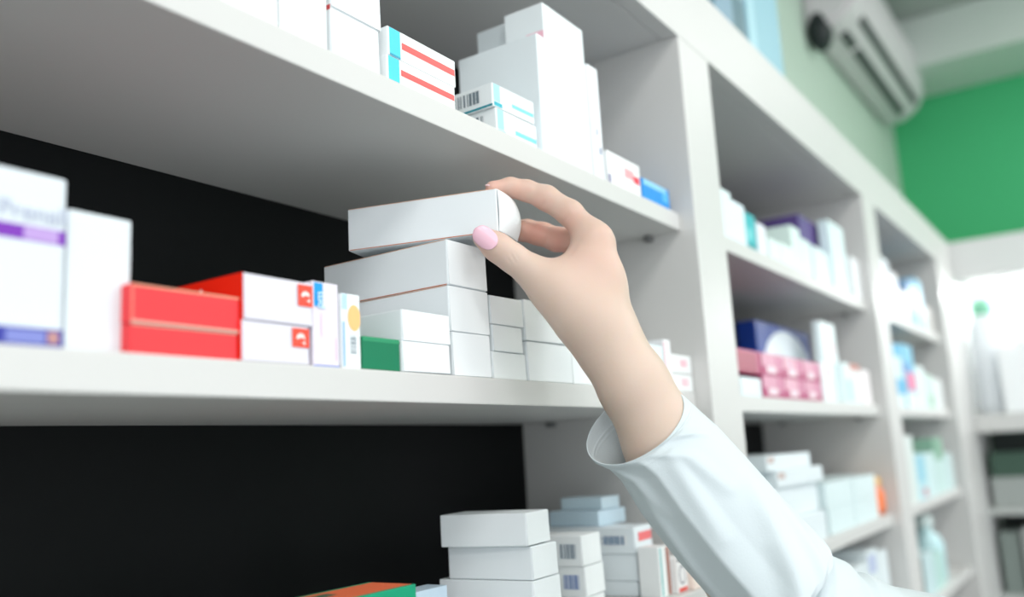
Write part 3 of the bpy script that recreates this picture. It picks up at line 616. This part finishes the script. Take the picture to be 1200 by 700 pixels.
# ------------------------------------------------------------------ coat sleeve
def sleeve():
    bm = bmesh.new(); N = 128
    rnd = np.random.RandomState(3)
    # rings: (lower-left edge px), (upper-right edge px), depth of centre, half depth
    rings = [((691, 535), (795, 459), .640, .034), ((694, 539), (801, 464), .640, .0345), ((700, 545), (810, 472), .639, .035), ((712, 553), (824, 485), .638, .036), ((726, 566), (840, 499), .637, .038), ((751, 607), (876, 538), .634, .041),
             ((774, 637), (896, 560), .632, .043), ((796, 665), (915, 582), .630, .045), ((826, 700), (942, 611), .627, .048), ((846, 733), (963, 632), .624, .051), ((851, 741), (967, 639), .623, .0505), ((862, 742), (960, 648), .624, .044), ((880, 740), (940, 665), .628, .030)]
    # densify
    dense = []
    for k in range(len(rings)-1):
        a, b = rings[k], rings[k+1]
        for s in np.linspace(0, 1, 14, endpoint=False):
            dense.append(tuple(np.array(a[i])*(1-s)+np.array(b[i])*s if i < 2 else a[i]*(1-s)+b[i]*s for i in range(4)))
    dense.append(rings[-1])
    FOLDS = [(.15, 1.75, .42, 1.15, .006, .0016), (.14, 1.25, .30, .75, .005, .0014), (.24, 1.55, .52, 1.75, .006, .0013), (.45, .75, .78, 1.35, .008, .0018), (.58, .45, .82, 1.0, .007, .0018), (.35, 2.5, .7, 2.75, .007, .0016), (.62, 1.2, .84, 1.75, .007, .0020), (.70, .3, .86, .7, .006, .0018), (.2, 2.9, .4, 2.3, .006, .0014)]
    rows = []
    nd = len(dense)
    for k, (lo_, hi_, d, hd) in enumerate(dense):
        c = (np.array(lo_)+np.array(hi_))/2
        C0 = cp(c[0], c[1], d); E = cp(hi_[0], hi_[1], d)-C0; half = np.linalg.norm(E); E /= half
        t = k/(nd-1); row = []
        lean = (1-t)*.010 if t < .3 else .0
        for j in range(N):
            th = 2*math.pi*j/N
            x, y = math.cos(th), math.sin(th)           # x along E (upper right), y towards the camera
            # flattened cloth section with a pressed fold low on the camera side
            amt = min(1, max(0, (t-.11)*8)); rr = 1.0 + .13*amt*max(0, 1-abs(th-1.97)/.5)
            if 1.97 < th < 3.45:      # flat panel of cloth below the fold
                ax_, ay_, bx_, by_ = 1.13*math.cos(1.97), 1.13*math.sin(1.97), math.cos(3.45), math.sin(3.45)
                ch = abs(ax_*by_-ay_*bx_)/abs((bx_-ax_)*y-(by_-ay_)*x)
                rr = 1.0+(ch-1.0)*amt
            rr += .010*math.sin(3*th+9*t+1.3)*min(1, t*5) + .008*math.sin(5*th-15*t)*min(1, t*4)
            for t0, h0, t1, h1, wd, am in FOLDS:
                ux, uy = (t1-t0)*.3, (h1-h0)*.042; vx, vy = (t-t0)*.3, (th-h0)*.042
                q = min(1, max(0, (ux*vx+uy*vy)/(ux*ux+uy*uy))); dd = math.hypot(vx-q*ux, vy-q*uy)
                rr += 2.6*am/.042*math.exp(-(dd/wd)**2)*math.sin(math.pi*(.15+.7*q))
            rr -= .022*math.exp(-((t-.120)/.005)**2) + .014*math.exp(-((t-.150)/.004)**2)          # stitched hem of the cuff
            p = C0 + E*(x*half*(1 if k < 6 else 1)*(1+.35*(rr-1))) - fw*(y*hd*rr) 
            if t < .3:   # the cuff plane tips so that its mouth turns towards the camera
                ax = np.array(cp(850, 620, .63)-cp(743, 497, .64)); ax /= np.linalg.norm(ax)
                p = p + ax*(y*.015*(1-t/.3))
            row.append(bm.verts.new(p))
        rows.append(row)
    for a, b in zip(rows, rows[1:]):
        for j in range(N): bm.faces.new((a[j], a[(j+1) % N], b[(j+1) % N], b[j]))
    # upper-arm tube from the elbow to the shoulder, its mouth inside the fold of the forearm tube
    ua = [((872, 748), (944, 662), .632, .030), ((885, 775), (958, 655), .632, .040), ((905, 800), (972, 652), .633, .046), ((928, 825), (996, 662), .637, .050), ((948, 836), (1010, 678), .642, .052), ((964, 842), (1020, 674), .648, .056), ((1000, 856), (1052, 691), .664, .060), ((1060, 880), (1110, 702), .695, .066), ((1110, 910), (1170, 720), .725, .070), ((1150, 940), (1220, 760), .745, .066), ((1180, 950), (1240, 820), .755, .05), ((1200, 930), (1238, 870), .76, .02)]
    dense = []
    for k in range(len(ua)-1):
        a, b = ua[k], ua[k+1]
        for s in np.linspace(0, 1, 6, endpoint=False):
            dense.append(tuple(np.array(a[i])*(1-s)+np.array(b[i])*s if i < 2 else a[i]*(1-s)+b[i]*s for i in range(4)))
    dense.append(ua[-1]); rows = []
    for k, (lo_, hi_, d, hd) in enumerate(dense):
        c = (np.array(lo_)+np.array(hi_))/2; C0 = cp(c[0], c[1], d); E = cp(hi_[0], hi_[1], d)-C0; half = np.linalg.norm(E); E /= half; t = k/(len(dense)-1)
        row = []
        for j in range(N):
            th = 2*math.pi*j/N; x, y = math.cos(th), math.sin(th)
            w = .02*math.sin(4*th+11*t)+.025*math.sin(3*th-19*t+.4)*(1-t)
            row.append(bm.verts.new(C0+E*(x*half*(1+.3*w))-fw*(y*hd*(1+w))))
        rows.append(row)
    for a, b in zip(rows, rows[1:]):
        for j in range(N): bm.faces.new((a[j], a[(j+1) % N], b[(j+1) % N], b[j]))
    bm.faces.new(rows[-1])
    m = mat('#d0dade', .8, .2, 900, spec=.15)
    o = finish('coat_sleeve', bm, m, person, smooth=True)
    o['label'] = 'white lab coat sleeve with an open cuff'
    s = o.modifiers.new('cloth', 'SOLIDIFY'); s.thickness = .0009; s.offset = -1
    sb = o.modifiers.new('soft', 'SUBSURF'); sb.levels = 1; sb.render_levels = 1
    return o
sleeve()
def worn(name, L, step, m, smooth_n=2, label=None):
    V, F = surface(step, L)
    me = bpy.data.meshes.new(name); me.from_pydata(V.tolist(), [], F.tolist()); me.update()
    bm = bmesh.new(); bm.from_mesh(me)
    for _ in range(smooth_n): bmesh.ops.smooth_vert(bm, verts=bm.verts[:], factor=.5, use_axis_x=True, use_axis_y=True, use_axis_z=True)
    bmesh.ops.recalc_face_normals(bm, faces=bm.faces[:]); bm.to_mesh(me); bm.free()
    for p in me.polygons: p.use_smooth = True
    return link(name, me, m, person)
COAT = mat('#d0dade', .8, .2, 900, spec=.15)
L = []
for q in (-1, 1):
    wch(L, [body(0, .085*q, 1.255), body(.012, .075*q, 1.17), body(.010, .055*q, 1.02), body(0, .075*q, .86), body(0, .095*q, .58)], [.078, .098, .088, .106, .118], .06, .06)
wch(L, [body(-.01, -.150, 1.285), body(-.01, 0, 1.315), body(-.005, .155, 1.30)], [.058, .062, .060], .04, .06)
wch(L, [body(-.005, -.160, 1.280), body(-.035, -.232, 1.06), body(.085, -.190, .91)], [.056, .047, .040], .03, .03)
worn('coat', L, .006, COAT)
L = []
wch(L, [head(-.024, 0, 1.556), head(-.040, 0, 1.52)], [.0905, .080], .03, .03); wch(L, [head(-.11, 0, 1.545)], [.046], .02, .02)
worn('hair', L, .004, mat('#3b2a22', .5, .4, 300))
L = []
for q in (-1, 1): wch(L, [body(0, .088*q, .80), body(0, .092*q, .48), body(-.02, .092*q, .09)], [.078, .060, .052], .02, .02)
worn('trousers', L, .006, mat('#3c4450', .8))
for q in (-1, 1):
    L = []; wch(L, [body(-.045, .092*q, .041), body(.10, .100*q, .036)], [.040, .035], .02, .02); worn('shoe', L, .004, mat('#e4e4e2', .5))
    bm = bmesh.new(); bmesh.ops.create_uvsphere(bm, u_segments=16, v_segments=12, radius=.0115)
    for f in bm.faces:
        if (f.calc_center_median().normalized() @ Vector(HF)) > .86: f.material_index = 1
    bmesh.ops.translate(bm, vec=head(.0765, .030*q, 1.515), verts=bm.verts[:])
    finish('eye', bm, [mat('#e8e6e2', .2), mat('#2a1d16', .2)], person, smooth=True)

# ------------------------------------------------------------------ light
w = bpy.data.worlds.new('World'); S.world = w; w.use_nodes = True
w.node_tree.nodes['Background'].inputs[0].default_value = (.93, .97, 1, 1); w.node_tree.nodes['Background'].inputs[1].default_value = 1.55
def panel(x, y, sx, sy, power):
    o = empty('ceiling_light', (x, y, 3.125)); tag(o, 'square white ceiling light panel above the aisle', 'ceiling light', 'ceiling light panels over the aisle')
    bm = bmesh.new(); add_box(bm, -sx/2, sx/2, -sy/2, sy/2, -.02, 0); finish('housing', bm, mat('#e8e8e8', .5), o)
    ld = bpy.data.lights.new('lamp', 'AREA'); ld.shape = 'RECTANGLE'; ld.size = sx*.95; ld.size_y = sy*.95; ld.energy = power; ld.color = (1, .985, .96)
    l = bpy.data.objects.new('lamp', ld); COL.objects.link(l); l.parent = o; l.location = (0, 0, -.022)
for yy in (-1.15, -2.3):
    for x, e in ((-1.6, 19), (-.3, 10), (1.0, 9), (2.3, 9), (3.3, 9)): panel(x, yy, .6, .6, e)

S.view_settings.view_transform = 'Standard'; S.view_settings.look = 'None'; S.view_settings.gamma = 1
S.view_settings.exposure = 0.06; S.view_settings.use_curve_mapping = False
